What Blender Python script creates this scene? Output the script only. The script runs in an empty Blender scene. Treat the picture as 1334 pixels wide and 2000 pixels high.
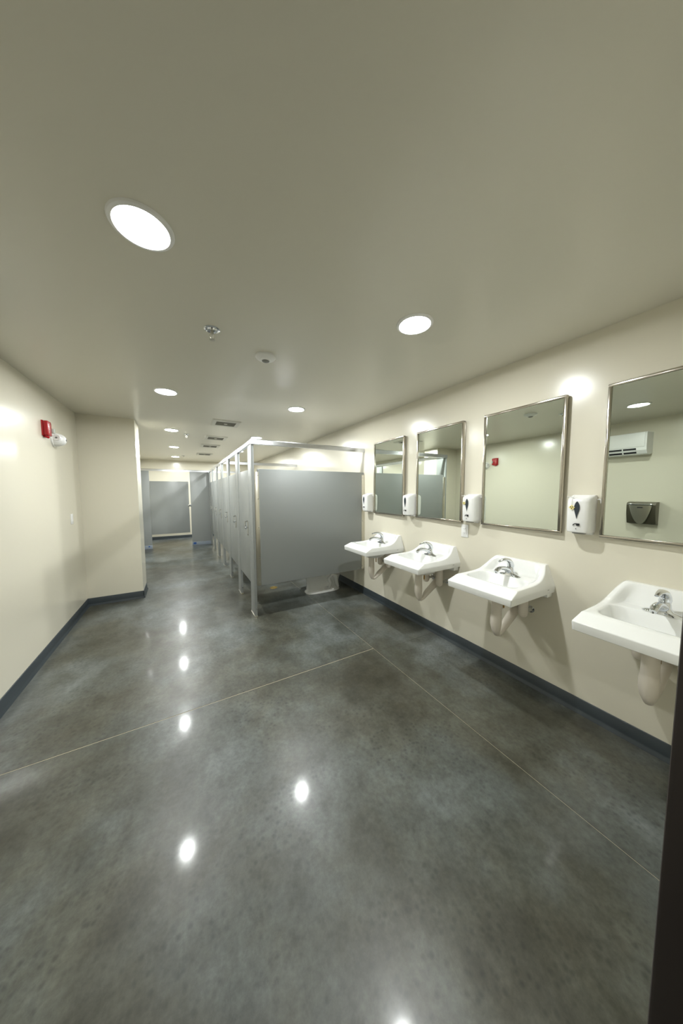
import bpy, bmesh, math, random
from mathutils import Vector, Matrix
random.seed(7)
PI = math.pi

# ------------------------------------------------------------------ camera
scene = bpy.context.scene
XR, XL, HC = 2.300, -1.123, 2.5025          # right wall, left wall, ceiling height
FPX = 552.4
cam_d = bpy.data.cameras.new('camera')
cam_d.sensor_fit = 'HORIZONTAL'; cam_d.sensor_width = 36.0
cam_d.lens = FPX / 1334.0 * 36.0
cam_d.clip_start = 0.01; cam_d.clip_end = 100
cam = bpy.data.objects.new('camera', cam_d)
scene.collection.objects.link(cam)
_r = Vector((0.86962312, -0.4937043, -0.00341978))
_u = Vector((0.03886867, 0.06155586, 0.99734653))
_f = Vector((0.49218376, 0.86744853, -0.07272002))
cam.matrix_world = Matrix(((_r.x, _u.x, -_f.x, 0.0), (_r.y, _u.y, -_f.y, 0.0),
                           (_r.z, _u.z, -_f.z, 1.5056), (0, 0, 0, 1)))
scene.camera = cam

# ------------------------------------------------------------------ world / exposure
w = bpy.data.worlds.new('world'); scene.world = w; w.use_nodes = True
w.node_tree.nodes['Background'].inputs[0].default_value = (0.5, 0.55, 0.6, 1)
w.node_tree.nodes['Background'].inputs[1].default_value = 0.01
vs = scene.view_settings
vs.view_transform = 'Standard'; vs.look = 'None'; vs.gamma = 1.0; vs.use_curve_mapping = False
vs.exposure = 2.08
LAMP, LED = 20.0, 700.0                       # radiance of the downlight lenses and of their LED cores
NEAR, MID = 0.36, 0.72                        # the lamps nearest the door run dimmer
LAMP_COL = (0.97, 1.0, 0.985)

# ------------------------------------------------------------------ materials
def srgb(r, g, b):
    f = lambda c: (c/255)/12.92 if c/255 <= 0.04045 else ((c/255+0.055)/1.055)**2.4
    return (f(r), f(g), f(b), 1)

def mat(name, col, rough=0.5, metal=0.0, spec=0.5, coat=0.0, bump=None, var=None, ior=1.5, trans=0.0):
    m = bpy.data.materials.new(name); m.use_nodes = True
    nt = m.node_tree; b = nt.nodes['Principled BSDF']
    b.inputs['Base Color'].default_value = col
    b.inputs['Roughness'].default_value = rough
    b.inputs['Metallic'].default_value = metal
    b.inputs['Specular IOR Level'].default_value = spec
    b.inputs['Coat Weight'].default_value = coat
    b.inputs['Coat Roughness'].default_value = 0.05
    b.inputs['IOR'].default_value = ior
    b.inputs['Transmission Weight'].default_value = trans
    tc = nt.nodes.new('ShaderNodeTexCoord')
    if var:                                     # subtle tonal variation (scale, amount)
        n = nt.nodes.new('ShaderNodeTexNoise'); n.inputs['Scale'].default_value = var[0]
        n.inputs['Detail'].default_value = 4
        nt.links.new(tc.outputs['Object'], n.inputs['Vector'])
        r = nt.nodes.new('ShaderNodeMapRange')
        r.inputs[1].default_value = 0.3; r.inputs[2].default_value = 0.7
        r.inputs[3].default_value = 1 - var[1]; r.inputs[4].default_value = 1 + var[1]
        nt.links.new(n.outputs['Fac'], r.inputs[0])
        mx = nt.nodes.new('ShaderNodeVectorMath'); mx.operation = 'SCALE'
        mx.inputs[0].default_value = col[:3]
        nt.links.new(r.outputs[0], mx.inputs['Scale'])
        nt.links.new(mx.outputs[0], b.inputs['Base Color'])
    if bump:                                    # (scale, strength, distance)
        n2 = nt.nodes.new('ShaderNodeTexNoise'); n2.inputs['Scale'].default_value = bump[0]
        n2.inputs['Detail'].default_value = 3
        nt.links.new(tc.outputs['Object'], n2.inputs['Vector'])
        bp = nt.nodes.new('ShaderNodeBump'); bp.inputs['Strength'].default_value = bump[1]
        bp.inputs['Distance'].default_value = bump[2]
        nt.links.new(n2.outputs['Fac'], bp.inputs['Height'])
        nt.links.new(bp.outputs[0], b.inputs['Normal'])
    return m

M = {}
M['wall'] = mat('cream_eggshell_paint', srgb(222, 217, 200), 0.21, bump=(160, 0.06, 0.001))
M['ceiling'] = mat('cream_ceiling_paint', srgb(218, 214, 200), 0.32, bump=(120, 0.06, 0.001))
M['base'] = mat('slate_vinyl_base', srgb(50, 58, 63), 0.42, var=(3, 0.06))
M['panel'] = mat('grey_partition_enamel', srgb(148, 152, 151), 0.36, bump=(400, 0.03, 0.001))
M['alu'] = mat('anodised_aluminium', srgb(206, 208, 212), 0.22, metal=1.0)
M['steel'] = mat('brushed_stainless', srgb(208, 204, 192), 0.30, metal=1.0, bump=(300, 0.03, 0.001))
M['dark_steel'] = mat('dull_stainless', srgb(120, 116, 104), 0.35, metal=1.0)
M['frame'] = mat('polished_mirror_frame', srgb(190, 184, 174), 0.16, metal=1.0)
M['mirror'] = mat('mirror_glass', srgb(226, 233, 224), 0.0, metal=1.0)
M['chrome'] = mat('chrome', srgb(215, 218, 222), 0.05, metal=1.0)
M['porcelain'] = mat('white_porcelain', srgb(240, 241, 239), 0.09, coat=0.6)
M['plastic'] = mat('white_plastic', srgb(236, 236, 234), 0.32)
M['grey_plastic'] = mat('grey_plastic', srgb(128, 128, 124), 0.4)
M['pvc'] = mat('white_vinyl_pipe_cover', srgb(232, 224, 212), 0.35)
M['dark'] = mat('dark_void', srgb(28, 29, 30), 0.6)
M['smoke'] = mat('smoked_window', srgb(46, 54, 62), 0.08)
M['ink'] = mat('black_ink', srgb(20, 22, 24), 0.5)
M['yellow'] = mat('pale_yellow_tag', srgb(240, 226, 150), 0.5)
M['red'] = mat('red_alarm_plastic', srgb(168, 22, 30), 0.25)
M['strobe'] = mat('clear_strobe_lens', srgb(205, 215, 205), 0.1, coat=0.5)
M['white_print'] = mat('white_print', srgb(240, 225, 220), 0.5)
M['brown'] = mat('dark_bronze_frame', srgb(46, 38, 36), 0.45)
M['brass'] = mat('brass', srgb(176, 140, 80), 0.3, metal=1.0)
M['drain'] = mat('bronze_floor_drain', srgb(150, 128, 70), 0.4, metal=0.6)
M['joint'] = mat('pale_joint_filler', srgb(188, 178, 154), 0.7)
M['blue'] = mat('blue_tape', srgb(40, 84, 150), 0.5)
M['film'] = mat('blue_protective_film', srgb(142, 152, 164), 0.35)
M['vent'] = mat('grille_white_enamel', srgb(214, 212, 202), 0.45)
M['vent_dark'] = mat('grille_shadow', srgb(124, 122, 112), 0.7)
M['water'] = mat('toilet_water', srgb(200, 215, 220), 0.02)

def lamp_mat(name, strength):
    m = bpy.data.materials.new(name); m.use_nodes = True
    b = m.node_tree.nodes['Principled BSDF']
    b.inputs['Base Color'].default_value = (0.9, 0.9, 0.9, 1)
    b.inputs['Emission Color'].default_value = (*LAMP_COL, 1)
    b.inputs['Emission Strength'].default_value = strength
    m.cycles.emission_sampling = 'FRONT'
    M[name] = m
lamp_mat('lamp_lens', LAMP); lamp_mat('led_core', LED)
lamp_mat('dim_lamp_lens', LAMP*NEAR); lamp_mat('dim_led_core', LED*NEAR)
lamp_mat('mid_lamp_lens', LAMP*MID); lamp_mat('mid_led_core', LED*MID)

def floor_material():
    m = bpy.data.materials.new('polished_concrete'); m.use_nodes = True
    nt = m.node_tree; N = nt.nodes; L = nt.links; b = N['Principled BSDF']
    tc = N.new('ShaderNodeTexCoord')
    def noise(scale, detail=4, rough=0.55, dist=0.0, sx=1, sy=1, off=0):
        mp = N.new('ShaderNodeMapping'); mp.inputs['Scale'].default_value = (sx, sy, 1)
        mp.inputs['Location'].default_value = (off, off*1.7, 0)
        L.new(tc.outputs['Object'], mp.inputs[0])
        n = N.new('ShaderNodeTexNoise'); n.inputs['Scale'].default_value = scale
        n.inputs['Detail'].default_value = detail; n.inputs['Roughness'].default_value = rough
        n.inputs['Distortion'].default_value = dist
        L.new(mp.outputs[0], n.inputs['Vector']); return n.outputs['Fac']
    def ramp(src, stops):
        r = N.new('ShaderNodeValToRGB'); e = r.color_ramp.elements
        while len(e) < len(stops): e.new(0.5)
        for i, (p, c) in enumerate(stops): e[i].position = p; e[i].color = c
        L.new(src, r.inputs[0]); return r.outputs[0]
    def mix(a, c, fac, mode='MIX'):
        x = N.new('ShaderNodeMix'); x.data_type = 'RGBA'; x.blend_type = mode
        if isinstance(fac, float): x.inputs[0].default_value = fac
        else: L.new(fac, x.inputs[0])
        for s, i in ((a, 6), (c, 7)):
            if isinstance(s, tuple): x.inputs[i].default_value = s
            else: L.new(s, x.inputs[i])
        return x.outputs[2]
    cloud = ramp(noise(0.9, 6, 0.58, 0.0), [(0.36, srgb(64, 62, 51)), (0.46, srgb(82, 83, 75)),
                                          (0.54, srgb(90, 94, 91)), (0.68, srgb(108, 114, 114))])
    streak = ramp(noise(2.4, 5, 0.6, 0.0, 1.0, 0.6, 9), [(0.34, (0.60, 0.59, 0.53, 1)), (0.52, (1, 1, 1, 1)), (0.70, (1.34, 1.35, 1.36, 1))])
    c = mix(cloud, streak, 0.8, 'MULTIPLY')
    mott = ramp(noise(7, 8, 0.70, 0.0, 1.0, 0.75, 3), [(0.36, (0.64, 0.63, 0.59, 1)), (0.62, (1.22, 1.22, 1.22, 1))])
    c = mix(c, mott, 0.8, 'MULTIPLY')
    grit = ramp(noise(38, 5, 0.7, 0.0, off=31), [(0.36, (0.74, 0.74, 0.74, 1)), (0.64, (1.18, 1.18, 1.18, 1))])
    c = mix(c, grit, 0.75, 'MULTIPLY')
    vor = N.new('ShaderNodeTexVoronoi'); vor.inputs['Scale'].default_value = 34; vor.inputs['Randomness'].default_value = 1
    L.new(tc.outputs['Object'], vor.inputs['Vector'])
    agg = ramp(vor.outputs['Distance'], [(0.12, (0.58, 0.60, 0.62, 1)), (0.40, (1, 1, 1, 1))])
    aggmask = ramp(noise(1.7, 3, 0.5, 0, off=21), [(0.42, (0, 0, 0, 1)), (0.58, (1, 1, 1, 1))])
    am = N.new('ShaderNodeMath'); am.operation = 'MULTIPLY'; am.inputs[1].default_value = 0.8
    L.new(aggmask, am.inputs[0])
    c = mix(c, agg, am.outputs[0], 'MULTIPLY')
    L.new(c, b.inputs['Base Color'])
    rr = N.new('ShaderNodeMapRange'); rr.inputs[1].default_value = 0.3; rr.inputs[2].default_value = 0.7
    rr.inputs[3].default_value = 0.31; rr.inputs[4].default_value = 0.42
    L.new(noise(4, 6, 0.65, 0.5, off=13), rr.inputs[0]); L.new(rr.outputs[0], b.inputs['Roughness'])
    b.inputs['Specular IOR Level'].default_value = 0.45
    b.inputs['Coat Weight'].default_value = 0.22; b.inputs['Coat Roughness'].default_value = 0.09
    bp = N.new('ShaderNodeBump'); bp.inputs['Strength'].default_value = 0.12; bp.inputs['Distance'].default_value = 0.002
    L.new(noise(28, 5, 0.6, off=2), bp.inputs['Height']); L.new(bp.outputs[0], b.inputs['Normal'])
    return m
M['floor'] = floor_material()

# ------------------------------------------------------------------ mesh helpers
C = scene.collection
class MB:
    """collects geometry; build() links ONE mesh object"""
    def __init__(s): s.v = []; s.f = []
    def add(s, verts, faces):
        o = len(s.v); s.v += [tuple(p) for p in verts]; s.f += [tuple(i+o for i in f) for f in faces]; return s
    def box(s, x0, x1, y0, y1, z0, z1, bev=0.0, seg=2):
        if bev <= 0:
            v = [(x0,y0,z0),(x1,y0,z0),(x1,y1,z0),(x0,y1,z0),(x0,y0,z1),(x1,y0,z1),(x1,y1,z1),(x0,y1,z1)]
            f = [(3,2,1,0),(4,5,6,7),(0,1,5,4),(1,2,6,5),(2,3,7,6),(3,0,4,7)]
            return s.add(v, f)
        bm = bmesh.new(); bmesh.ops.create_cube(bm, size=1)
        for v in bm.verts:
            v.co = Vector(((x0+x1)/2+v.co.x*(x1-x0), (y0+y1)/2+v.co.y*(y1-y0), (z0+z1)/2+v.co.z*(z1-z0)))
        bmesh.ops.bevel(bm, geom=bm.edges[:], offset=bev, segments=seg, profile=0.5, affect='EDGES')
        return s.addbm(bm)
    def addbm(s, bm):
        bm.verts.index_update()
        s.add([v.co.copy() for v in bm.verts], [[v.index for v in f.verts] for f in bm.faces]); bm.free(); return s
    def loft(s, rings, cap0=True, cap1=True, closed=True):
        n = len(rings[0]); o = len(s.v)
        for r in rings: s.v += [tuple(p) for p in r]
        for i in range(len(rings)-1):
            for j in range(n if closed else n-1):
                k = (j+1) % n
                s.f.append((o+i*n+j, o+i*n+k, o+(i+1)*n+k, o+(i+1)*n+j))
        if cap0: s.f.append(tuple(o+j for j in reversed(range(n))))
        if cap1: s.f.append(tuple(o+(len(rings)-1)*n+j for j in range(n)))
        return s
    def lathe(s, prof, c=(0,0,0), axis='z', n=24):
        """prof: list of (radius, height) along axis from c"""
        rings = []
        for r, h in prof:
            ring = []
            for j in range(n):
                a = 2*PI*j/n; p, q = max(r, 1e-4)*math.cos(a), max(r, 1e-4)*math.sin(a)
                d = {'z': (p,q,h), 'x': (h,p,q), 'y': (q,h,p)}[axis]
                ring.append((c[0]+d[0], c[1]+d[1], c[2]+d[2]))
            rings.append(ring)
        return s.loft(rings)
    def tube(s, pts, rad, n=12, flat=1.0):
        """sweep a circle; rad number or list; flat squashes the second axis"""
        P = [Vector(p) for p in pts]
        R = rad if isinstance(rad, (list, tuple)) else [rad]*len(P)
        rings = []; up = None
        for i, p in enumerate(P):
            t = (P[min(i+1, len(P)-1)] - P[max(i-1, 0)]).normalized()
            if up is None:
                a = Vector((0, 1, 0)) if abs(t.y) < 0.9 else Vector((1, 0, 0))
            else: a = up
            u = (a - t*a.dot(t)).normalized(); up = u; v = t.cross(u)
            rings.append([p + u*math.cos(2*PI*j/n)*R[i] + v*math.sin(2*PI*j/n)*R[i]*flat for j in range(n)])
        return s.loft(rings)
    def prism(s, poly, d, off):
        """poly: 3D points, extruded by vector d"""
        d = Vector(d); off = Vector(off)
        a = [Vector(p)+off for p in poly]
        return s.loft([a, [p+d for p in a]])
    def build(s, name, m, parent=None, loc=None, smooth=35):
        me = bpy.data.meshes.new(name); me.from_pydata(s.v, [], s.f); me.update()
        bm = bmesh.new(); bm.from_mesh(me); bmesh.ops.recalc_face_normals(bm, faces=bm.faces); bm.to_mesh(me); bm.free()
        me.materials.append(m if not isinstance(m, str) else M[m])
        if smooth:
            me.polygons.foreach_set('use_smooth', [True]*len(me.polygons))
            me.set_sharp_from_angle(angle=math.radians(smooth))
        o = bpy.data.objects.new(name, me); C.objects.link(o)
        if parent: o.parent = parent
        if loc: o.location = loc
        return o

def thing(name, label, cat, loc, group=None):
    o = bpy.data.objects.new(name, None); C.objects.link(o); o.location = loc
    o.empty_display_size = 0.1
    o['label'] = label; o['category'] = cat
    if group: o['group'] = group
    return o
def tag(o, label, cat, group=None):
    o['label'] = label; o['category'] = cat
    if group: o['group'] = group
    return o
def struct(o, label=None):
    o['kind'] = 'structure'
    if label: o['label'] = label
    return o
def copy_tree(o, parent=None):
    c = o.copy(); C.objects.link(c)
    if parent: c.parent = parent
    for ch in list(o.children): copy_tree(ch, c)
    return c
def place(proto, first, loc, label):
    o = proto if first else copy_tree(proto)
    o.location = loc; o['label'] = label
    return o
def text_mesh(name, body, size, m, parent, mw):
    cu = bpy.data.curves.new(name, 'FONT'); cu.body = body; cu.size = size
    cu.align_x = 'CENTER'; cu.align_y = 'CENTER'; cu.extrude = 0.0004
    t = bpy.data.objects.new(name+'_curve', cu); C.objects.link(t)
    dg = bpy.context.evaluated_depsgraph_get()
    me = bpy.data.meshes.new_from_object(t.evaluated_get(dg))
    bpy.data.objects.remove(t); bpy.data.curves.remove(cu)
    me.transform(mw); me.name = name
    me.materials.clear(); me.materials.append(M[m])
    o = bpy.data.objects.new(name, me); C.objects.link(o); o.parent = parent
    return o

# ------------------------------------------------------------------ room shell
YN0, YN1 = -0.10, 0.0610            # near wall with the doorway the camera stands in
YF = 10.53; YRET = 4.834; XE = -0.515; YP = 5.26
T = 0.12
JX, JY, JY2, G = 1.553, 2.125, 2.060, 0.0017
fl = MB().box(XL-T, XR+T, -1.2, YF+T, -0.12, -0.0016).build('floor', 'joint', smooth=0)
struct(fl, 'polished grey concrete floor with pale saw-cut joints')
for x0, x1, y0, y1 in ((XL-T, JX-G, -1.2, JY-0.0032), (XL-T, JX-G, JY+0.0032, YF+T),
                       (JX+G, XR+T, -1.2, JY2-0.001), (JX+G, XR+T, JY2+0.001, YF+T)):
    MB().box(x0, x1, y0, y1, -0.0016, 0.0).build('slab', 'floor', fl, smooth=0)
ce = MB().box(XL-T, XR+T, YN0, YF+T, HC, HC+0.1).build('ceiling', 'ceiling', smooth=0); struct(ce, 'cream painted ceiling')
struct(MB().box(XR, XR+T, YN0, YF+T, 0, HC).build('wall_right', 'wall', smooth=0), 'cream wall carrying the sinks and mirrors')
struct(MB().box(XL-T, XL, YN0, YRET, 0, HC).build('wall_left', 'wall', smooth=0), 'cream wall with the red fire alarm')
struct(MB().box(XL-T, XE, YRET, YP, 0, HC).build('wall_return', 'wall', smooth=0), 'cream projecting wall beside the aisle to the stalls')
struct(MB().box(XL-T, XL, YP, YF, 0, HC).build('wall_left_far', 'wall', smooth=0), 'cream wall along the far aisle')
struct(MB().box(XL-T, XR+T, YF, YF+T, 0, HC).build('wall_far', 'wall', smooth=0), 'cream wall at the far end behind the end stall')
DX0, DX1, DZ = -0.50, 0.455, 2.13
nw = MB().prism([(XL-T, YN0, 0), (DX0, YN0, 0), (DX0, YN0, DZ), (DX1, YN0, DZ), (DX1, YN0, 0), (XR, YN0, 0), (XR, YN0, HC), (XL-T, YN0, HC)], (0, YN1-YN0, 0), (0, 0, 0))
struct(nw.build('wall_near', 'wall', smooth=0), 'cream wall around the entrance doorway')
# dark door frame lining the opening
df = bpy.data.objects.new('door_1', None); C.objects.link(df); struct(df, 'dark bronze frame of the entrance doorway')
MB().box(DX1-0.012, DX1+0.05, YN0-0.015, YN1+0.012, 0, DZ+0.05, 0.004).build('jamb', 'brown', df)
MB().box(DX0-0.05, DX0+0.012, YN0-0.015, YN1+0.012, 0, DZ+0.05, 0.004).build('jamb', 'brown', df)
MB().box(DX0+0.012, DX1-0.012, YN0-0.015, YN1+0.012, DZ-0.012, DZ+0.05, 0.004).build('head', 'brown', df)

# vinyl cove base: profile extruded along each wall
BH = 0.1016
PROF = [(0, 0), (0.020, 0), (0.018, 0.006), (0.010, 0.018), (0.006, 0.030), (0.006, BH-0.003), (0.003, BH), (0, BH)]
def cove(name, a, b, nrm, label):
    a = Vector((*a, 0)); b = Vector((*b, 0)); n = Vector((*nrm, 0))
    o = MB().loft([[a+n*d+Vector((0,0,z)) for d, z in PROF], [b+n*d+Vector((0,0,z)) for d, z in PROF]]).build(name, 'base', smooth=50)
    return struct(o, label)
cove('baseboard_right', (XR, YN1), (XR, YF), (-1, 0), 'dark slate vinyl base under the sinks')
cove('baseboard_left', (XL, YN1), (XL, YRET), (1, 0), 'dark slate vinyl base of the alarm wall')
cove('baseboard_return', (XL, YRET), (XE+0.006, YRET), (0, -1), 'dark slate vinyl base of the projecting wall')
cove('baseboard_return_side', (XE, YRET-0.006), (XE, YP), (1, 0), 'dark slate vinyl base round the projecting corner')
cove('baseboard_left_far', (XL, YP), (XL, YF), (1, 0), 'dark slate vinyl base along the far aisle')
cove('baseboard_far', (XL, YF), (XR, YF), (0, -1), 'dark slate vinyl base behind the end stall')

# ------------------------------------------------------------------ ceiling lights (their own light comes from the lens)
def make_light(pre=''):
    t = thing('ceiling_light', '', 'light', (0, 0, 0), 'recessed round ceiling downlights')
    MB().lathe([(0.084, -0.001), (0.084, -0.004), (0.092, -0.010), (0.104, -0.007), (0.108, -0.001), (0.108, 0.0)], n=48).build('trim', 'plastic', t)
    MB().loft([[(0.084*math.cos(-2*PI*j/40), 0.084*math.sin(-2*PI*j/40), z) for j in range(40)] for z in (-0.001, -0.004)]).build('lens', pre+'lamp_lens', t)
    MB().loft([[(0.030*math.cos(-2*PI*j/20), 0.030*math.sin(-2*PI*j/20), z) for j in range(20)] for z in (-0.0045, -0.0065)]).build('led_core', pre+'led_core', t)
    return t
lp = make_light(); lq = make_light('dim_'); lr = make_light('mid_')
LX, RX = -0.088, 1.258
lights = [(LX, 1.362, 'largest glowing round downlight, high up over the left of the bare floor'),
          (LX, 3.369, 'second downlight of the left row, level with the fire alarm'),
          (LX, 5.375, 'third downlight of the left row, above the aisle just past the projecting wall'),
          (LX, 7.350, 'fourth downlight of the left row, above the aisle by the stall doors'),
          (LX, 9.350, 'farthest and smallest downlight of the left row, over the end stall'),
          (RX, 1.321, 'round downlight nearest the mirrors, above the second sink from the right'),
          (RX, 3.319, 'downlight over the sink side just in front of the first stall'),
          (RX, 5.388, 'downlight shining just above the corner of the stall head rail'),
          (RX+0.045, 7.390, 'downlight seen as a dot through the gap above the first stall door'),
          (RX, 9.390, 'farthest downlight over the stall row, behind the head rail')]
for i, (x, y, lab) in enumerate(lights):
    place({0: lq, 1: lr, 5: lr}.get(i, lp), i in (0, 1, 2), (x, y, HC), lab)

# sprinklers, detector, exhaust grilles
def make_sprinkler():
    t = thing('fire_sprinkler', '', 'sprinkler', (0, 0, 0), 'pendant fire sprinklers')
    MB().lathe([(0.046, 0), (0.046, -0.003), (0.040, -0.006), (0.036, -0.003), (0.030, -0.004), (0.026, -0.012), (0.014, -0.013), (0.012, -0.004)], n=28).build('escutcheon', 'chrome', t)
    MB().tube([(0, 0, -0.01), (0, 0, -0.03)], 0.009, 10).build('body', 'steel', t)
    for s in (-1, 1): MB().tube([(s*0.006, 0, -0.028), (s*0.013, 0, -0.040), (s*0.010, 0, -0.052), (0, 0, -0.062)], 0.003, 8).build('frame_arm', 'steel', t)
    MB().lathe([(0.0, -0.060), (0.016, -0.061), (0.017, -0.064), (0.0, -0.066)], n=16).build('deflector', 'steel', t)
    return t
sp = make_sprinkler()
for i, (x, y, lab) in enumerate([(0.207, 1.97, 'chrome fire sprinkler hanging from the ceiling between the nearest lights'),
                                 (0.127, 5.66, 'tiny fire sprinkler beside the third light of the left row'),
                                 (0.105, 9.02, 'tiny far fire sprinkler beside the farthest light of the left row')]):
    place(sp, i == 0, (x, y, HC), lab)
t = thing('motion_sensor', 'white round ceiling sensor with a grey lens, right of the near sprinkler', 'sensor', (0.585, 2.16, HC))
MB().lathe([(0.074, 0), (0.074, -0.010), (0.064, -0.020), (0.036, -0.026), (0.032, -0.034), (0.027, -0.034)], n=36).build('housing', 'plastic', t)
MB().lathe([(0.027, -0.033), (0.026, -0.037), (0.018, -0.041), (0.0, -0.043)], n=24).build('lens', 'grey_plastic', t)

def make_vent():
    t = thing('exhaust_grille', '', 'vent', (0, 0, 0), 'square ceiling exhaust grilles in a row')
    a, b, ia, ib = 0.190, 0.200, 0.132, 0.118
    q = lambda u, v, z: [(-u, -v, z), (u, -v, z), (u, v, z), (-u, v, z)]
    MB().loft([q(a, b, 0), q(a, b, -0.004), q(a-0.02, b-0.02, -0.012), q(ia, ib, -0.012), q(ia, ib, 0)], False, False).build('frame', 'vent', t, smooth=0)
    MB().box(-ia, ia, -ib, ib, -0.0015, -0.0005).build('backing', 'vent_dark', t, smooth=0)
    for k in range(7):
        y = -ib + (k+0.5)*2*ib/7
        MB().prism([(-ia, y-0.012, -0.002), (-ia, y-0.009, -0.002), (-ia, y+0.012, -0.011), (-ia, y+0.009, -0.011)], (2*ia, 0, 0), (0,0,0)).build('slat', 'vent_dark', t, smooth=0)
    MB().lathe([(0.024, -0.002), (0.024, -0.013), (0.018, -0.016), (0, -0.016)], n=20).build('centre_knob', 'vent', t)
    return t
vp = make_vent()
for i, (x, y, lab) in enumerate([(0.612, 4.50, 'nearest and largest of the ceiling exhaust grilles'), (0.606, 5.80, 'second exhaust grille from the camera'),
                                 (0.598, 6.85, 'third exhaust grille from the camera'), (0.592, 8.39, 'farthest and smallest ceiling exhaust grille, near the end stall')]):
    place(vp, i == 0, (x, y, HC), lab)

# ------------------------------------------------------------------ toilet stalls
XF, YS, RT, PT = 0.722, 3.380, 2.112, 0.030
ZB, ZT = 0.375, 1.772
POST = [3.38, 4.27, 5.18, 6.07, 6.98, 7.93]; PW = 0.205
YE = 8.936
def door_leaf(parent, y0, y1):
    d = MB().box(XF+0.002, XF+0.027, y0, y1, ZB, ZT, 0.004).build('door', 'panel', parent)
    # slide latch plate, knob and pull near the latch side (low y); dark strip on the hinged side paints the shade of the door gap
    yl = y0+0.075
    MB().box(XF-0.002, XF+0.003, yl-0.012, yl+0.012, 0.955, 1.135, 0.003).build('latch_plate', 'steel', d)
    k = MB().lathe([(0.011, 0), (0.011, -0.016), (0.019, -0.018), (0.019, -0.030), (0.013, -0.036), (0, -0.036)], (XF, yl, 1.055), 'x', 18)
    k.build('latch_knob', 'chrome', d)
    MB().tube([(XF, yl, 1.135), (XF-0.030, yl, 1.130), (XF-0.034, yl, 1.085), (XF-0.020, yl, 1.06)], 0.008, 8).build('pull_handle', 'chrome', d)
    MB().box(XF-0.006, XF+0.002, yl-0.010, yl+0.018, 0.955, 0.972, 0.003).build('latch_catch', 'grey_plastic', d)
    MB().lathe([(0.0050, ZB+0.01), (0.0050, ZT-0.01)], (XF+0.012, y1+0.008, 0), 'z', 10).build('hinge_gap_shade', 'dark', d)
    return d
def side_panel(parent, y):
    p = MB().box(XF+0.065, XR-0.012, y, y+0.025, ZB, ZT, 0.003).build('side_panel', 'panel', parent)
    for xa, xb in ((XF+0.030, XF+0.082), (XR-0.052, XR-0.002)):
        b = MB().box(xa, xb, y-0.004, y+0.029, ZB+0.005, ZT-0.035, 0.002).build('bracket', 'steel', p)
        xc = (xa+xb)/2 + (0.012 if xa < 1.5 else -0.012)
        if y == YS:
            for z in (ZB+0.05, 0.72, 1.08, 1.42, ZT-0.075):
                MB().lathe([(0.006, -0.004), (0.005, -0.008), (0, -0.009)], (xc, y, z), 'y', 10).build('screw', 'chrome', p)
    return p
ordinal = ['front corner stall with the wide grey side panel facing the sinks', 'second grey toilet stall counted from the sinks',
           'third grey toilet stall counted from the sinks', 'fourth grey toilet stall counted from the sinks',
           'fifth grey toilet stall counted from the sinks', 'last grey toilet stall of the row, against the end stall']
for i, y in enumerate(POST):
    yn = POST[i+1] if i < 5 else YE-0.16
    t = thing('toilet_stall', ordinal[i], 'stall', (0, 0, 0), 'grey toilet stalls in a row')
    p = MB().box(XF, XF+PT, y, y+PW, 0.012, RT-0.0555, 0.003).build('pilaster', 'panel', t)
    MB().box(XF-0.003, XF+PT+0.003, y-0.003, y+PW+0.003, 0.0, 0.016, 0.002).build('shoe', 'steel', p)
    MB().lathe([(0.007, -0.006), (0.006, -0.011), (0, -0.012)], (XF+0.018, y, 0.10), 'y', 10).build('bolt', 'chrome', p)
    door_leaf(t, y+PW+0.008, yn-0.016)
    side_panel(t, y+0.012 if i else YS)
# end stall across the aisle
t = thing('end_stall', 'large grey stall with a wide closed door across the end of the aisle', 'stall', (0, 0, 0))
dx0, dx1, gx = -0.700, 0.196, 0.236
for xa, xb in ((XL+0.004, -0.7025), (gx, XF+PT)):
    p = MB().box(xa, xb, YE, YE+0.030, 0.012, RT-0.0555, 0.003).build('pilaster', 'panel', t)
    MB().box(xa-0.002, xb+0.002, YE-0.004, YE+0.034, 0.0, 0.095, 0.002).build('shoe', 'film', p)
MB().box(gx+0.03, gx+0.10, YE-0.006, YE-0.003, 0.03, 0.085).build('tape', 'blue', t, smooth=0)
MB().box(-0.79, -0.755, YE-0.006, YE-0.003, 0.05, 0.080).build('tape', 'blue', t, smooth=0)
MB().box(XF-0.006, XF+PT, YE-0.16, YE-0.001, 0.012, RT-0.0555, 0.003).build('pilaster', 'panel', t)
d = MB().box(dx0, dx1, YE+0.003, YE+0.028, ZB, ZT+0.02, 0.004).build('door', 'panel', t)
MB().box(dx1-0.03, gx+0.015, YE-0.006, YE+0.002, 1.10, 1.155, 0.003).build('latch', 'chrome', d)
MB().lathe([(0.012, 0), (0.012, -0.02), (0.018, -0.024), (0.016, -0.034), (0, -0.036)], (dx1-0.005, YE-0.004, 1.13), 'y', 16).build('latch_knob', 'chrome', d)
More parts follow.
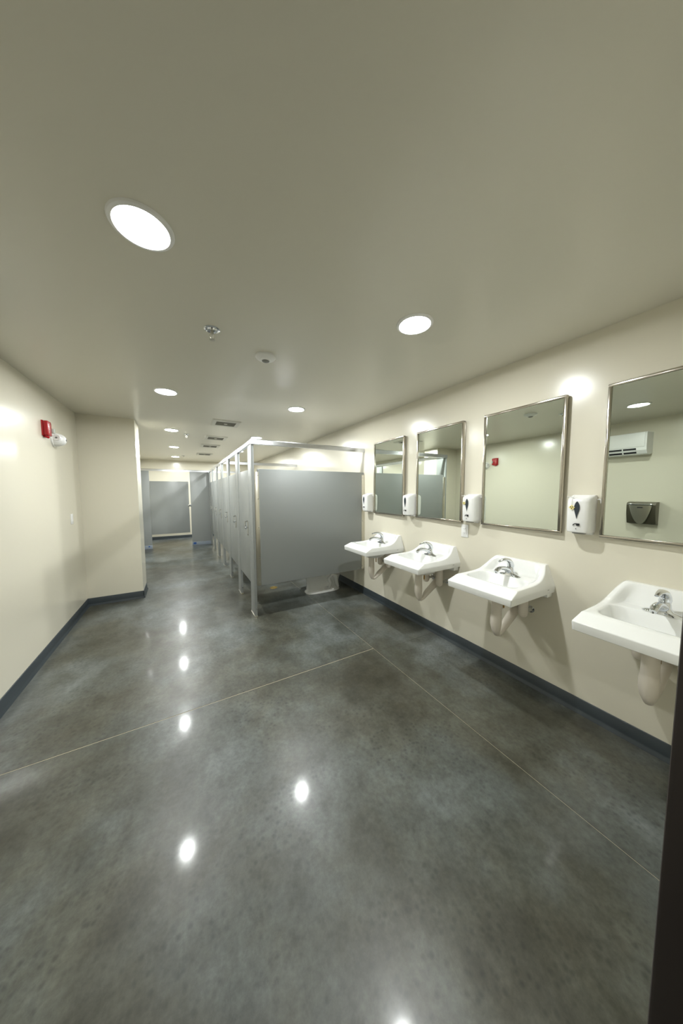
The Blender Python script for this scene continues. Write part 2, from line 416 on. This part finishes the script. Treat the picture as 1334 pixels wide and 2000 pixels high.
# continuous head rails
def rail(name, a, b, label):
    a = Vector(a); b = Vector(b); ax = (b-a).normalized(); n = Vector((0,0,1)).cross(ax)
    prof = [(-0.021, -0.055), (0.021, -0.055), (0.021, -0.008), (0.012, 0), (-0.012, 0), (-0.021, -0.008)]
    o = MB().loft([[p+n*u+Vector((0,0,z)) for u, z in prof] for p in (a, b)]).build(name, 'alu', smooth=40)
    return tag(o, label, 'rail', 'aluminium head rails over the stalls')
rail('head_rail', (XF+0.015, YS-0.004, RT), (XF+0.015, YE-0.02, RT), 'long head rail running over the row of stall doors')
rail('head_rail', (XF+0.037, YS+0.017, RT), (XR-0.002, YS+0.017, RT), 'bright head rail from the front stall corner to the sink wall')
rail('head_rail', (XF+0.037, 6.085, RT), (XR-0.002, 6.085, RT), 'middle cross rail above the stalls reaching the right wall')
rail('head_rail', (XL+0.002, YE+0.015, RT), (XR-0.002, YE+0.015, RT), 'head rail across the aisle above the end stall door')

# toilet in the first stall
def ell(cx, cy, rx0, rx1, ry, z, n=32, p=2.3):
    out = []
    for j in range(n):
        a = 2*PI*j/n; c, s = math.cos(a), math.sin(a)
        X = math.copysign(abs(c)**(2/p), c); Y = math.copysign(abs(s)**(2/p), s)
        out.append((cx + (rx1 if c > 0 else rx0)*X, cy + ry*Y, z))
    return out
t = thing('toilet', 'white floor-standing toilet seen under the grey side panel', 'toilet', (1.83, 3.83, 0.0))
b = MB().loft([ell(0,0,.275,.275,.125,0.0,p=3), ell(0,0,.278,.278,.128,0.008,p=3), ell(0,0,.272,.268,.120,0.026,p=3), ell(0,0,.258,.262,.108,0.045),
          ell(0,0,.250,.275,.104,0.14), ell(-.01,0,.255,.310,.118,0.22), ell(-.03,0,.285,.330,.150,0.30), ell(-.05,0,.300,.330,.178,0.36), ell(-.05,0,.305,.335,.184,0.385),
          ell(-.05,0,.298,.330,.178,0.400), ell(-.06,0,.225,.215,.125,0.398), ell(-.05,0,.190,.170,.100,0.32), ell(-.02,0,.10,.10,.06,0.22)], cap1=True).build('bowl', 'porcelain', t)
for s in (-1, 1):
    MB().tube([(-.02, s*.098, .07), (.06, s*.104, .06), (.09, s*.106, .14), (.05, s*.112, .21), (.10, s*.118, .265), (.17, s*.112, .22), (.19, s*.104, .12), (.22, s*.098, .05)],
              [.018, .026, .030, .032, .034, .034, .030, .020], 12).build('trapway', 'porcelain', b)
    MB().lathe([(0.014, 0.02), (0.014, 0.034), (0.008, 0.042), (0, 0.043)], (.13, s*.118, 0), 'z', 14).build('bolt_cap', 'porcelain', b)
st = MB().loft([ell(-.06,0,.295,.235,.180,.402), ell(-.06,0,.297,.237,.182,.412), ell(-.06,0,.285,.225,.172,.420), ell(-.06,0,.20,.16,.105,.418), ell(-.06,0,.20,.16,.105,.404)], False, False).build('seat', 'plastic', t)
MB().box(.17, .40, -.20, .20, .40, .74, .03, 3).build('tank', 'porcelain', t)
MB().box(.155, .412, -.212, .212, .742, .775, .012, 3).build('tank_lid', 'porcelain', t)
MB().tube([(.168, .15, .68), (.150, .15, .68), (.146, .09, .675)], .008, 8).build('flush_lever', 'chrome', t)
t = tag(MB().lathe([(0.058, 0), (0.058, 0.003), (0.050, 0.004), (0.048, 0.002), (0.030, 0.002), (0.028, 0.003), (0, 0.003)], (0, 0, 0), 'z', 28).build('floor_drain', 'drain', loc=(1.215, 4.31, 0)),
        'small round brass floor drain under the stall partition', 'drain')

# ------------------------------------------------------------------ mirrors
def make_mirror():
    t = thing('wall_mirror', '', 'mirror', (0, 0, 0), 'framed mirrors above the sinks')
    hw, z0, z1, fw, fd = 0.301, 1.212, 2.144, 0.017, 0.026
    MB().box(-0.016, -0.001, -hw+0.006, hw-0.006, z0+0.006, z1-0.006).build('mirror_glass', 'mirror', t, smooth=0)
    for y0, y1, a, b in ((-hw, -hw+fw, z0, z1), (hw-fw, hw, z0, z1)):
        MB().box(-fd, 0.008, y0, y1, a, b, 0.003).build('frame_side', 'frame', t)
    for a, b in ((z0, z0+fw), (z1-fw, z1)):
        MB().box(-fd-0.0005, 0.008, -hw, hw, a, b, 0.003).build('frame_rail', 'frame', t)
    return t
mp = make_mirror()
for i, (y, lab) in enumerate([(2.824, 'framed mirror nearest the grey stall, smallest in view'), (2.030, 'second framed mirror from the stall'),
                              (1.238, 'large framed mirror reflecting the red fire alarm'), (0.432, 'framed mirror cut off by the right edge, reflecting the hand dryer')]):
    place(mp, i == 0, (XR-0.0085, y, 0), lab).rotation_euler.z = math.radians(-1.6)

# ------------------------------------------------------------------ sinks
def lerp_pts(pts, x):
    if x <= pts[0][0]: return pts[0][1]
    for (a, b), (c, d) in zip(pts, pts[1:]):
        if x <= c:
            u = (x-a)/(c-a); return b+(d-b)*u
    return pts[-1][1]
def spline(pts, x):
    return sum(lerp_pts(pts, x+k*0.008)*wt for k, wt in ((-1.5, .15), (-.75, .2), (0, .3), (.75, .2), (1.5, .15)))
RIM = [(-.05, .972), (.035, .972), (.06, .952), (.10, .918), (.14, .894), (.18, .879), (.23, .871), (.28, .868), (.60, .866)]
INN = [(-.05, .97), (.03, .968), (.05, .935), (.075, .886), (.10, .866), (.60, .864)]
def sstep(a, b, x):
    u = min(max((x-a)/(b-a), 0), 1); return u*u*(3-2*u)
def rrect(d, y, d0, d1, hy, r):                       # inside distance of a rounded rectangle
    qx = abs(d-(d0+d1)/2)-((d1-d0)/2-r); qy = abs(y)-(hy-r)
    return -(math.hypot(max(qx, 0), max(qy, 0)) + min(max(qx, qy), 0) - r)
HW = 0.240; DF = 0.470; DFF = 0.545; ZE = 0.826; ZU = 0.778
def basin_mesh():
    m = MB(); nd, nv = 54, 60
    grid = []
    for i in range(nd+1):
        d = DF*i/nd; rim = spline(RIM, d)
        hw = HW-0.010-0.040*max(0, (rim-0.868)/0.104)**1.6
        for j in range(nv+1):
            v = -1+2*j/nv; y = v*hw
            s = rrect(d, y, 0.028, 0.440, hw-0.030, 0.05)
            inner = spline(INN, d)
            q = rrect(d, y, 0.190, 0.432, 0.190, 0.075)
            if q > 0: inner -= 0.135*(1-(1-min(q/0.115, 1))**2.4)*sstep(0, 0.012, q)
            k = sstep(0.0, 0.024, s)
            z = rim*(1-k)+inner*k
            z -= 0.004*(1-sstep(0, 0.010, hw-abs(y))) + 0.004*(1-sstep(0, 0.012, DF-d))
            m.v.append((-d, y, z)); grid.append((d, y, z))
    W = nv+1
    for i in range(nd):
        for j in range(nv): m.f.append((i*W+j, i*W+j+1, (i+1)*W+j+1, (i+1)*W+j))
    per = [i*W for i in range(nd+1)] + [nd*W+j for j in range(1, nv)] + [i*W+nv for i in range(nd, -1, -1)]
    rows = [per]
    def outer(idx):
        i, j = divmod(idx, W); d, y, z = grid[idx]
        if i == nd: return DFF, HW*(-1+2*j/nv)
        return d+(DFF-DF)*sstep(0.25, DF, d)*(d/DF), math.copysign(HW, y)
    for zz, ins in ((ZE+0.004, 0.0), (ZE-0.003, 0.0), (ZU+0.004, 0.003), (ZU, 0.009), (ZU+0.002, 0.045)):
        row = []
        for idx in per:
            d, y = outer(idx)
            if zz == ZE+0.004: d2, y2 = d-0.003*(d > 0.5), y*(1-0.004)
            else: d2, y2 = d-ins*(d > 0.5), y-math.copysign(ins, y)
            z = zz
            if ins > 0.04: d2 = d*0.9; y2 = y*0.82
            m.v.append((-d2, y2, z)); row.append(len(m.v)-1)
        rows.append(row)
    for a, b in zip(rows, rows[1:]):
        for k in range(len(per)-1): m.f.append((a[k], a[k+1], b[k+1], b[k]))
    m.f.append(tuple(rows[-1]))
    # rounded underside of the bowl and the mounting foot at the wall
    rings = []
    for k in range(6):
        a = k/6*PI/2; rings.append([(-0.29+0.15*math.cos(a)*math.cos(2*PI*j/28), 0.19*math.cos(a)*math.sin(2*PI*j/28), 0.782-0.085*math.sin(a)) for j in range(28)])
    return m, MB().loft(rings), MB().box(-0.07, -0.001, -0.225, 0.225, 0.745, 0.79, 0.008)
def make_sink():
    t = thing('wall_sink', '', 'sink', (0, 0, 0), 'white wall-hung sinks')
    bm_, um_, fm_ = basin_mesh()
    b = bm_.build('basin', 'porcelain', t, smooth=60)
    b.modifiers.new('weighted_normals', 'WEIGHTED_NORMAL').weight = 80
    um_.build('bowl_underside', 'porcelain', b); fm_.build('mounting_foot', 'porcelain', b)
    MB().lathe([(0.024, 0.731), (0.024, 0.735), (0.018, 0.737), (0.014, 0.733), (0, 0.733)], (-0.31, 0, 0), 'z', 20).build('drain_ring', 'chrome', b)
    MB().box(-0.105, -0.085, HW-0.0005-2*HW-0.0006, -HW+0.0004, 0.812, 0.815).build('maker_mark', 'grey_plastic', b, smooth=0)
    # faucet: base plate with body, spout and lever as sub-parts
    zl = 0.862
    def stad(hy, hd, z, c=-0.148, n=32):
        return [(c+hd*math.sin(2*PI*j/n), hy*(math.copysign(abs(math.cos(2*PI*j/n))**0.8, math.cos(2*PI*j/n))), z) for j in range(n)]
    f = MB().loft([stad(.080, .027, zl), stad(.080, .027, zl+.006), stad(.070, .024, zl+.013), stad(.036, .022, zl+.022), stad(.027, .024, zl+.040), stad(.025, .023, zl+.060), stad(.020, .019, zl+.068)]).build('faucet', 'chrome', t, smooth=50)
    MB().tube([(-.145, 0, zl+.030), (-.180, 0, zl+.052), (-.225, 0, zl+.070), (-.270, 0, zl+.076), (-.305, 0, zl+.070), (-.328, 0, zl+.056)],
              [.022, .021, .018, .0165, .0165, .014], 16, 0.85).build('spout', 'chrome', f, smooth=50)
    MB().lathe([(.0105, 0), (.0105, -.012), (.008, -.013)], (-.318, 0, zl+.058), 'z', 16).build('aerator', 'chrome', f)
    MB().tube([(-.144, 0, zl+.062), (-.140, 0, zl+.080), (-.150, 0, zl+.102), (-.172, 0, zl+.122), (-.205, 0, zl+.133), (-.250, 0, zl+.134), (-.290, 0, zl+.127)],
              [.023, .026, .025, .022, .017, .012, .008], 16, 0.7).build('lever', 'chrome', f, smooth=50)
    # wrapped trap and supply covers
    MB().tube([(-.30, 0, .70), (-.30, 0, .62), (-.30, 0, .575)], [.034, .034, .036], 20).build('tailpiece_cover', 'pvc', t, smooth=50)
    MB().tube([(-.302, 0, .600), (-.302, 0, .560), (-.302, 0, .520), (-.296, 0, .475), (-.284, 0, .440), (-.262, 0, .430), (-.235, 0, .447), (-.190, 0, .485), (-.10, 0, .545), (-.03, 0, .590), (-.002, 0, .604)],
              [.034, .039, .038, .031, .020, .014, .021, .030, .033, .033, .033], 20, 0.95).build('trap_cover', 'pvc', t, smooth=60)
    for s in (-1, 1):
        c = MB().tube([(-.105, s*.085, .770), (-.105, s*.085, .60), (-.105, s*.085, .578), (-.105, s*.085, .566), (-.105, s*.085, .562)], [.030, .032, .028, .016, .002], 18).build('supply_cover', 'pvc', t, smooth=60)
        MB().lathe([(.026, 0), (.026, -.006), (.018, -.010), (.013, -.03), (.012, -.075)], (0, s*.088, .602), 'x', 18).build('valve_collar', 'chrome', c)
    MB().tube([(-.245, -.02, .745), (-.245, -.02, .64)], .006, 8).build('drain_rod', 'brass', t)
    return t
sk = make_sink()
for i, (y, lab) in enumerate([(2.785, 'white wall sink nearest the grey stall'), (1.995, 'second white wall sink from the stall, left of the power outlet'),
                              (1.205, 'white wall sink under the mirror that reflects the fire alarm'), (0.415, 'nearest white sink, cut off by the right edge of the view')]):
    place(sk, i == 0, (XR, y, 0), lab)

# ------------------------------------------------------------------ soap dispensers
def make_dispenser(tagged):
    t = thing('soap_dispenser', '', 'dispenser', (0, 0, 0), 'white soap dispensers between the mirrors')
    hw = 0.062
    def section(z, d, back=0.0, hwz=hw):                 # plan outline: flat back, rounded front
        pts = [(-back, -hwz), (-(d*0.62), -hwz)]
        for k in range(1, 8):
            a = k/8*PI
            pts.append((-(d*0.62) - d*0.38*math.sin(a)**0.7, -hwz*math.copysign(abs(math.cos(a))**0.55, math.cos(a))))
        pts += [(-(d*0.62), hwz), (-back, hwz)]
        return [(x, y, z) for x, y in pts]
    b = MB().loft([section(1.236, .095, 0, .055), section(1.240, .104, 0, .060), section(1.256, .109), section(1.36, .113), section(1.435, .112), section(1.452, .106), section(1.460, .088), section(1.474, .034, 0, .060), section(1.477, .026, 0, .058)]).build('cover', 'plastic', t, smooth=48)
    MB().box(-.030, 0, -.056, .056, 1.222, 1.24, .004).build('back_plate', 'plastic', t)
    MB().loft([[( -.066+.026*math.cos(2*PI*j/18), .036*math.sin(2*PI*j/18), z) for j in range(18)] for z in (1.238, 1.228)]).build('nozzle', 'grey_plastic', t)
    # smoked teardrop window, raised badge, sensor dot on the front
    xf = -.1138
    # widest part towards the top
    win = [(0.0145*(math.sin(PI*(k/24)**1.55))**0.8 if 0 < k < 24 else 0.0, 1.326+.112*k/24) for k in range(25)]
    poly = [(xf, h, z) for h, z in win] + [(xf, -h, z) for h, z in win[-2:0:-1]]
    MB().prism(poly, (-.0022, 0, 0), (0, 0, 0)).build('window', 'smoke', b)
    MB().tube([(xf-.0008, .016, 1.283), (xf-.0008, .013, 1.291), (xf-.0008, .006, 1.295), (xf-.0008, -.002, 1.295)], .0026, 6).build('emblem', 'ink', b)
    MB().box(xf-.002, xf+.002, -.017, -.001, 1.282, 1.297).build('emblem', 'ink', b, smooth=0)
    MB().lathe([(.0028, 0), (.0028, -.002), (0, -.0022)], (xf+.0006, 0, 1.262), 'x', 10).build('sensor_dot', 'ink', b)
    MB().tube([(-.012, -hw, 1.448), (-.014, -hw-.014, 1.450), (-.012, -hw-.022, 1.445), (-.010, -hw-.022, 1.425)], .004, 8).build('latch', 'plastic', b)
    if tagged:
        c = Vector((xf-.004, .026, 1.398)); r = .0165
        dpl = MB().prism([(c.x, c.y-r, c.z), (c.x, c.y, c.z-r), (c.x, c.y+r, c.z), (c.x, c.y, c.z+r)], (-.0015, 0, 0), (0, 0, 0)).build('hanging_tag', 'yellow', b, smooth=0)
        for a in (90, 210, 330):
            cy, cz = c.y+.0062*math.cos(math.radians(a+60)), c.z+.0062*math.sin(math.radians(a+60))
            MB().prism([(c.x-.0016, cy+.0033*math.cos(k*PI/4), cz+.0033*math.sin(k*PI/4)) for k in range(8)], (-.0006, 0, 0), (0, 0, 0)).build('tag_mark', 'ink', dpl, smooth=0)
        MB().tube([(c.x-.001, c.y, c.z+r), (c.x, c.y+.004, 1.44), (-.095, c.y+.002, 1.464), (-.085, c.y, 1.474)], .0014, 6).build('tie', 'plastic', b)
        MB().tube([(-.098, c.y-.004, 1.458), (-.100, c.y+.012, 1.466), (-.112, c.y+.030, 1.462)], .003, 6).build('tie_tail', 'plastic', b)
    return t
d0 = make_dispenser(False); d1 = make_dispenser(True)
place(d0, True, (XR, 3.232, 0), 'white soap dispenser beside the grey stall panel')
place(d0, False, (XR, 2.408, 0), 'white soap dispenser between the two mirrors nearest the stall')
place(d1, True, (XR, 1.618, 0), 'white soap dispenser with yellow tag above the power outlet')
place(d1, False, (XR, 0.822, 0), 'large white soap dispenser with yellow tag beside the cut-off mirror')

# power outlet below the third dispenser
t = thing('power_outlet', 'white duplex power outlet on the wall under a soap dispenser', 'outlet', (XR, 1.714, 1.134))
pl = MB().box(-.006, 0, -.037, .037, -.060, .060, .003).build('cover_plate', 'plastic', t)
MB().box(-.009, -.005, -.018, .018, -.035, .035, .002).build('receptacle', 'plastic', t)
for zc in (-.020, .020):
    MB().box(-.0096, -.008, -.0075, -.0055, zc-.002, zc+.006).build('slot', 'ink', t, smooth=0)
    MB().box(-.0096, -.008, .0050, .0070, zc-.002, zc+.005).build('slot', 'ink', t, smooth=0)
    MB().lathe([(.0022, -.0096), (.0022, -.008)], (0, 0, zc-.007), 'x', 8).build('ground_hole', 'ink', t, smooth=0)

# ------------------------------------------------------------------ left wall fittings
t = thing('fire_alarm', 'red fire alarm horn strobe on the left wall', 'alarm', (XL, 3.835, 2.120))
hs = MB().loft([[(x, y, z) for y, z in ((-.062, -.072), (.062, -.072), (.062, .072), (-.062, .072))] for x in (0, .012)]).build('back_plate', 'red', t, smooth=0)
bd = MB().box(.010, .048, -.060, .028, -.070, .070, .010, 3).build('housing', 'red', t)
MB().tube([(.012, -.045, -.072), (.030, -.016, -.082), (.012, .02, -.072)], .012, 10).build('horn_lip', 'red', t)
MB().box(.010, .040, .030, .060, -.066, .066, .008, 2).build('strobe_housing', 'red', t)
MB().box(.036, .066, .032, .058, -.036, .012, .008, 2).build('strobe_lens', 'strobe', t)
for k, ch in enumerate('FIRE'):
    text_mesh('lettering', ch, .026, 'white_print', bd, Matrix.Translation((.0486, -.038, .034-k*.024)) @ Matrix.Rotation(PI/2, 4, 'Z') @ Matrix.Rotation(PI/2, 4, 'X'))
t = thing('emergency_light', 'white egg-shaped emergency light right of the red alarm', 'light', (XL, 4.045, 2.052))
MB().lathe([(.075, 0), (.075, .012), (.070, .018), (0, .018)], (0, 0, 0), 'x', 32).build('mounting_base', 'plastic', t)
rings = []
for k in range(11):
    u = k/10; x = .010+.092*math.sin(u*PI/2); r = .068*max(0.0, math.cos(u*PI/2))**0.75+.002
    rings.append([(x, r*math.cos(2*PI*j/28), -.004+.98*r*math.sin(2*PI*j/28)) for j in range(28)])
hs = MB().loft(rings).build('housing', 'plastic', t, smooth=60)
for s in (-1, 1):
    lh = MB().lathe([(.030, s*.045), (.032, s*.060), (.028, s*.072), (.022, s*.070)], (.045, 0, .010), 'y', 22).build('lamp_head', 'plastic', t)
    MB().lathe([(.022, s*.066), (.010, s*.067), (.008, s*.074), (0, s*.076)], (.045, 0, .010), 'y', 18).build('lamp_lens', 'grey_plastic', lh)
MB().lathe([(.012, 0), (.010, .008), (0, .010)], (.098, 0, -.004), 'x', 14).build('test_button', 'grey_plastic', t)
t = thing('light_switch', 'pale wall switch plate beside the corner of the left wall', 'switch', (XL, 4.432, 1.193))
MB().box(0, .006, -.040, .040, -.060, .060, .003).build('cover_plate', 'plastic', t)
MB().box(.005, .010, -.017, .017, -.033, .033, .002).build('rocker', 'plastic', t)

# air conditioner and hand dryer: on the left wall, seen in the mirrors
t = thing('air_conditioner', 'white split air conditioner reflected in the cut-off mirror', 'air conditioner', (XL, 1.925, 2.0))
prof = [(0, .02), (.10, .0), (.165, .012), (.200, .060), (.205, .12), (.205, .285), (.195, .305), (0, .310)]
bd = MB().prism([(x, -.405, z) for x, z in prof], (0, .81, 0), (0, 0, 0)).build('housing', 'plastic', t, smooth=20)
MB().box(.204, .212, -.385, .385, .105, .298, .004).build('front_panel', 'plastic', t)
MB().prism([(.172, -.30, .020), (.203, -.30, .062), (.207, -.30, .092), (.196, -.30, .07)], (0, .60, 0), (0, 0, 0)).build('air_slot', 'ink', t, smooth=0)
MB().prism([(.186, -.30, .040), (.203, -.30, .060), (.206, -.30, .060), (.190, -.30, .036)], (0, .60, 0), (.004, 0, .006)).build('vane', 'plastic', t, smooth=0)
for y in (-.16, 0, .16):
    MB().prism([(.174, y-.006, .020), (.206, y-.006, .062), (.211, y-.006, .092), (.184, y-.006, .02)], (0, .012, 0), (0, 0, 0)).build('divider', 'plastic', t, smooth=0)
t = thing('hand_dryer', 'stainless hand dryer reflected in the cut-off mirror', 'dryer', (XL, 1.560, 1.025))
prof = [(0, 0), (.085, .012), (.120, .16), (.128, .275), (.112, .305), (.06, .318), (0, .318)]
bd = MB().prism([(x, -.147, z) for x, z in prof], (0, .294, 0), (0, 0, 0)).build('housing', 'dark_steel', t, smooth=30)
pts = [(-.118+.236*k/24) for k in range(25)]
sh = []
for y in pts: sh.append((y, .272-.262*(1-(abs(y)/.118)**2.2)))
def fx(z): return lerp_pts([(0.012, .085), (.16, .120), (.275, .128)], z)
a = [(fx(z)+.010+.035*(1-(abs(y)/.118)**2), y, z) for y, z in sh]
c = [(fx(.272)+.012+.035*(1-(abs(y)/.118)**2), y, .274) for y, z in sh]
back = [(fx(z)-.004, y, z) for y, z in sh]
MB().loft([back, a, c], False, False, closed=False).build('front_shield', 'steel', t, smooth=40)
MB().box(.118, .160, -.125, .125, .274, .298, .010, 2).build('top_lip', 'chrome', t)
MB().box(.170, .1755, -.035, .020, .235, .250).build('name_badge', 'dark', t, smooth=0)
